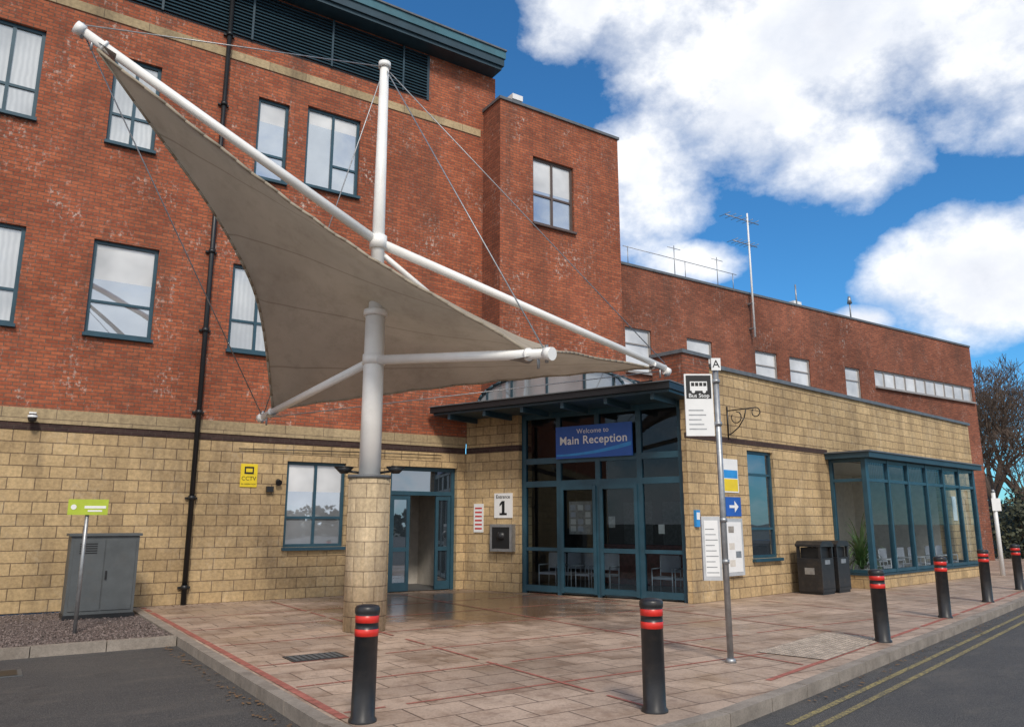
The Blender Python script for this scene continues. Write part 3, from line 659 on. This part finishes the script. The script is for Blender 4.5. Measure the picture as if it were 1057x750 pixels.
b=MB(); b.box(V,-.06,.06,.042,.055,3.56,3.72,whitep); b.build('letter_plate',bs); text('A',V,0,.058,3.64,.14,inkm,bs)
b=MB(); b.box(V,-.28,-.05,-.03,.03,.95,1.72,alum); b.box(V,-.25,-.08,.03,.034,1.0,1.67,whitep)
for i in range(9): b.box(V,-.24,-.09-.02*(i%3),.034,.036,1.04+i*.065,1.05+i*.065,galv)
b.build('timetable_case',bs)
b=MB(); q=Vector((26.9,12.4,0)); b.cyl(q,q+Vector((0,0,2.6)),.07,.06,whitep,12); b.cyl(q+Vector((0,0,2.6)),q+Vector((0,0,2.68)),.08,.03,galv,12); b.box(Fr(q.x,q.y,.9,-.4),-.16,.16,.07,.085,2.0,2.4,whitep); b.build('white_sign_post')
# ------------------------------------------------------------------ lime sign, cabinet
b=MB(); b.cyl((1.3,14.0,-.05),(1.3,14.0,2.0),.03,.03,galv,10); G=Fr(1.3,13.96,.97,-.2)
b.box(G,-.28,.28,0,.015,1.76,2.0,lime); b.box(G,-.05,.25,.015,.018,1.86,1.9,whitep); b.box(G,.0,.2,.015,.018,1.81,1.835,whitep)
b.cyl(G.p(-.2,.016,1.88),G.p(-.2,.02,1.88),.04,.04,whitep,14); b.build('small_post_sign')
b=MB(); b.box(W,1.28,2.38,-16.55,-15.95,-.02,1.4,greyc); b.box(W,1.24,2.42,-16.59,-15.91,1.403,1.45,greyc); b.box(W,1.26,2.4,-16.57,-15.93,-.02,.06,blackm)
b.box(W,1.33,1.82,-15.95,-15.935,.12,1.34,greyc); b.box(W,1.84,2.33,-15.95,-15.935,.12,1.34,greyc); b.box(W,1.86,1.89,-15.93,-15.91,.65,.8,blackm)
for i in range(5): b.box(W,1.42,1.7,-15.935,-15.93,1.1+i*.04,1.12+i*.04,blackm)
b.build('utility_cabinet',bevel=.01,fix=True)
# ------------------------------------------------------------------ litter bins
def bin_(p,rot):
    f=Fr(0,0,math.cos(rot),math.sin(rot)); b=MB(); w=.3
    b.box(f,-w+.02,w-.02,-w+.02,w-.02,0,.06,blackm); b.box(f,-w,w,-w,w,.06,.82,blackp)
    for q in (-w,w-.06):
        for r in (-w,w-.06): b.box(f,q,q+.06,r,r+.06,.823,1.08,blackp)
    b.box(f,-w+.07,w-.07,-w+.07,w-.07,.823,1.06,inkm)
    prof=[(-w-.02,1.08),(-w-.02,1.13),(-w+.08,1.21),(w-.08,1.21),(w+.02,1.13),(w+.02,1.08)]
    for (a,za),(c,zc) in zip(prof[:-1],prof[1:]): b.face([f.p(a,-w-.02,za),f.p(c,-w-.02,zc),f.p(c,w+.02,zc),f.p(a,w+.02,za)],blackp)
    for n_ in (-w-.02,w+.02): b.face([f.p(a,n_,za) for a,za in prof],blackp)
    b.face([f.p(-w-.02,-w-.02,1.08),f.p(w+.02,-w-.02,1.08),f.p(w+.02,w+.02,1.08),f.p(-w-.02,w+.02,1.08)],blackp)
    b.box(f,-.12,.12,w,w+.004,.68,.78,galv); b.box(f,-w+.04,w-.04,w,w+.006,.12,.14,inkm)
    b.box(f,-w-.004,-w,-.12,.12,.45,.6,galv)
    o=b.build('litter_bin'); o.location=p
a_=math.atan2(LN.d[1],LN.d[0]); bin_(LN.p(2.75+1.4,.55,0),a_); bin_(LN.p(4.95,.55,0),a_)
# plant + chairs in the bay
b=MB(); c=LN.p(BU0+.45,.45,0); b.lathe(c,[(.15,0),(.24,.45),(.2,.46),(0,.43)],cream,16)
for i in range(150):
    t=random.uniform(0,6.28); l=random.uniform(.9,2.1); el=random.uniform(.5,1.45); pr=c+Vector((0,0,.44)); w=.035
    for k in range(6):
        d=Vector((math.cos(t)*math.cos(el)*.35,math.sin(t)*math.cos(el)*.35,math.sin(el))); nx=pr+d*l/6; s_=Vector((-math.sin(t),math.cos(t),0))*w*(1-k/6.5)
        b.face([pr-s_,pr+s_,nx+s_*.85,nx-s_*.85],leafm); pr=nx; el-=.22
b.build('potted_plant')
for u in (8.2,9.0,10.2,11.0,12.3,13.1): chair(LN,u,.5,seatm)
# ------------------------------------------------------------------ trees
def tree(x,y,H,seed,name='bare_tree'):
    rnd=random.Random(seed); b=MB()
    def br(p,d,l,r,dep):
        q=p; 
        for k in range(2):
            d=(d+Vector((rnd.uniform(-.16,.16),rnd.uniform(-.16,.16),rnd.uniform(0,.12)))).normalized()
            nq=q+d*l/2; b.cyl(q,nq,r,r*.82,bark,6 if dep<2 else 3,False); q=nq; r*=.82
        if dep>=7: return
        for k in range(3 if dep<6 else 2):
            a=rnd.uniform(0,6.28); sp=rnd.uniform(.35,.9); ax=d.orthogonal().normalized(); ax2=d.cross(ax)
            nd=(d+(ax*math.cos(a)+ax2*math.sin(a))*sp).normalized(); nd.z+=.08; nd.normalize()
            br(q,nd,l*rnd.uniform(.66,.84),max(.014,r*rnd.uniform(.6,.78)),dep+1)
    br(Vector((0,0,0)),Vector((0,0,1)),H*.22,H*.024,0)
    o=b.build(name,None,merge=False); o.location=(x,y,-.12)
tree(44.5,20.4,12.5,3); tree(46.5,19.6,11,11); tree(50,23,14,5); tree(55,25,14,8); tree(42.2,18.3,8,21)
def foliage(name,regions,n,size,mat):
    b=MB()
    for i in range(n):
        c,r=random.choice(regions); v=Vector((random.gauss(0,1),random.gauss(0,1),random.gauss(0,1))).normalized()*random.uniform(.6,1)
        p=Vector(c)+Vector((v.x*r[0],v.y*r[1],v.z*r[2])); 
        if p.z<-.1: continue
        a=Vector((random.gauss(0,1),random.gauss(0,1),random.gauss(0,1))).normalized()*size*random.uniform(.5,1.3); c2=a.orthogonal().normalized()*size*random.uniform(.4,1)
        b.face([p-a,p+c2,p+a,p-c2],mat)
    return b.build(name,None,merge=False)
foliage('hedge',[((40.5+2.2*i,17.6+.8*i+random.uniform(-.5,.5),1.0),(1.9,1.3,random.uniform(1.2,2.6))) for i in range(9)],14000,.12,hedgem)
foliage('unseen_reflection_trees',[((-70+5*i+random.uniform(-2,2),-58+random.uniform(-4,4),1.2),(4.5,3,random.uniform(1.5,3.4))) for i in range(34)],9000,.5,hedgem)  # unseen tree row behind the camera, added to show in window reflections
# ------------------------------------------------------------------ sky, sun, camera
sund=Vector((-.33,-.85,0)).normalized(); EL_=math.radians(44); sund=Vector((sund.x*math.cos(EL_),sund.y*math.cos(EL_),math.sin(EL_)))
w=bpy.data.worlds.new('sky'); S.world=w; w.use_nodes=True; nt=w.node_tree; nt.nodes.clear()
sky=N(nt,'ShaderNodeTexSky',sky_type='NISHITA',sun_disc=False); sky.sun_elevation=EL_; sky.sun_rotation=math.atan2(sund.x,sund.y); sky.air_density=1.0; sky.dust_density=.3; sky.ozone_density=2.0
tc=N(nt,'ShaderNodeTexCoord').outputs['Generated']; sp=N(nt,'ShaderNodeSeparateXYZ'); nt.links.new(tc,sp.inputs[0])
az=mth(nt,'ARCTAN2',sp.outputs[1],sp.outputs[0]); el=mth(nt,'ARCSINE',sp.outputs[2])
YAW=math.radians(56.33)
blobs=[(25,32,17,6.5),(36,29,8,5.5),(14,34,9,7),(5,36.5,4.5,4),(11.8,25,5.8,6),(18,27.5,9,5.2),(24,24.6,6,3.8),(33,15.2,7.5,4.4),(39,14,5,5),(14.3,18.6,4.4,1.8),(24.6,13.4,3,1.1),(48,28,10,12)]
cur=None
for a,e,ra,rb in blobs:
    du=mth(nt,'MULTIPLY',mth(nt,'SUBTRACT',az,YAW-math.radians(a)),1/math.radians(ra)); dv=mth(nt,'MULTIPLY',mth(nt,'SUBTRACT',el,math.radians(e)),1/math.radians(rb))
    v=mth(nt,'SUBTRACT',1,mth(nt,'ADD',mth(nt,'MULTIPLY',du,du),mth(nt,'MULTIPLY',dv,dv)))
    cur=v if cur is None else mth(nt,'MAXIMUM',cur,v)
dot=N(nt,'ShaderNodeVectorMath',operation='DOT_PRODUCT'); nt.links.new(tc,dot.inputs[0]); dot.inputs[1].default_value=(-math.cos(YAW),-math.sin(YAW),0)  # unseen cloud cover behind the camera, added for reflections and ambient light
cur=mth(nt,'MAXIMUM',mth(nt,'MAXIMUM',cur,mth(nt,'ADD',mth(nt,'MULTIPLY',dot.outputs['Value'],1.2),.1)),-1.2)
n1_=noise(nt,tc,6,9,.60,(1,1,1.4))
dens=mth(nt,'ADD',mth(nt,'MULTIPLY',cur,.6),mth(nt,'MULTIPLY',mth(nt,'SUBTRACT',n1_,.5),2.2))
mask=rng(nt,dens,-.08,.55)
off=N(nt,'ShaderNodeVectorMath',operation='ADD'); nt.links.new(tc,off.inputs[0]); off.inputs[1].default_value=(-.012,-.025,.04)
n3_=noise(nt,off.outputs[0],6,9,.60,(1,1,1.4))
sh=rng(nt,mth(nt,'SUBTRACT',n1_,n3_),-.11,.11,0,1)
thick=rng(nt,dens,.45,1.1,0,1)
ccol=mixc(nt,mth(nt,'MULTIPLY',thick,.6),(1,1,1),(.45,.50,.62)); ccol=mixc(nt,mth(nt,'MULTIPLY',mth(nt,'SUBTRACT',1,sh),.5),ccol,(.52,.58,.70))
tint=mixc(nt,1,sky.outputs[0],(.34,.84,1.18),'MULTIPLY')
b1=N(nt,'ShaderNodeBackground'); nt.links.new(tint,b1.inputs[0]); b1.inputs[1].default_value=.125
b2=N(nt,'ShaderNodeBackground'); nt.links.new(ccol,b2.inputs[0]); b2.inputs[1].default_value=1.2
ms=N(nt,'ShaderNodeMixShader'); nt.links.new(mask,ms.inputs[0]); nt.links.new(b1.outputs[0],ms.inputs[1]); nt.links.new(b2.outputs[0],ms.inputs[2])
wo=N(nt,'ShaderNodeOutputWorld'); nt.links.new(ms.outputs[0],wo.inputs[0])
l=bpy.data.lights.new('sun','SUN'); l.energy=2.5; l.angle=math.radians(11); l.color=(1,.92,.81); lo=link(bpy.data.objects.new('sun',l)); lo.rotation_euler=sund.to_track_quat('Z','Y').to_euler(); lo.location=(0,-20,30)
cam=bpy.data.cameras.new('camera'); co=link(bpy.data.objects.new('camera',cam)); th=math.atan(163.5/797)
fwd=Vector((math.cos(YAW)*math.cos(th),math.sin(YAW)*math.cos(th),math.sin(th))); co.location=(0,0,1.65); co.rotation_euler=fwd.to_track_quat('-Z','Y').to_euler()
cam.sensor_width=36; cam.lens=797/1057*36; cam.clip_end=2000; cam.clip_start=.05; S.camera=co
S.view_settings.view_transform='Standard'; S.view_settings.look='None'; S.view_settings.exposure=0
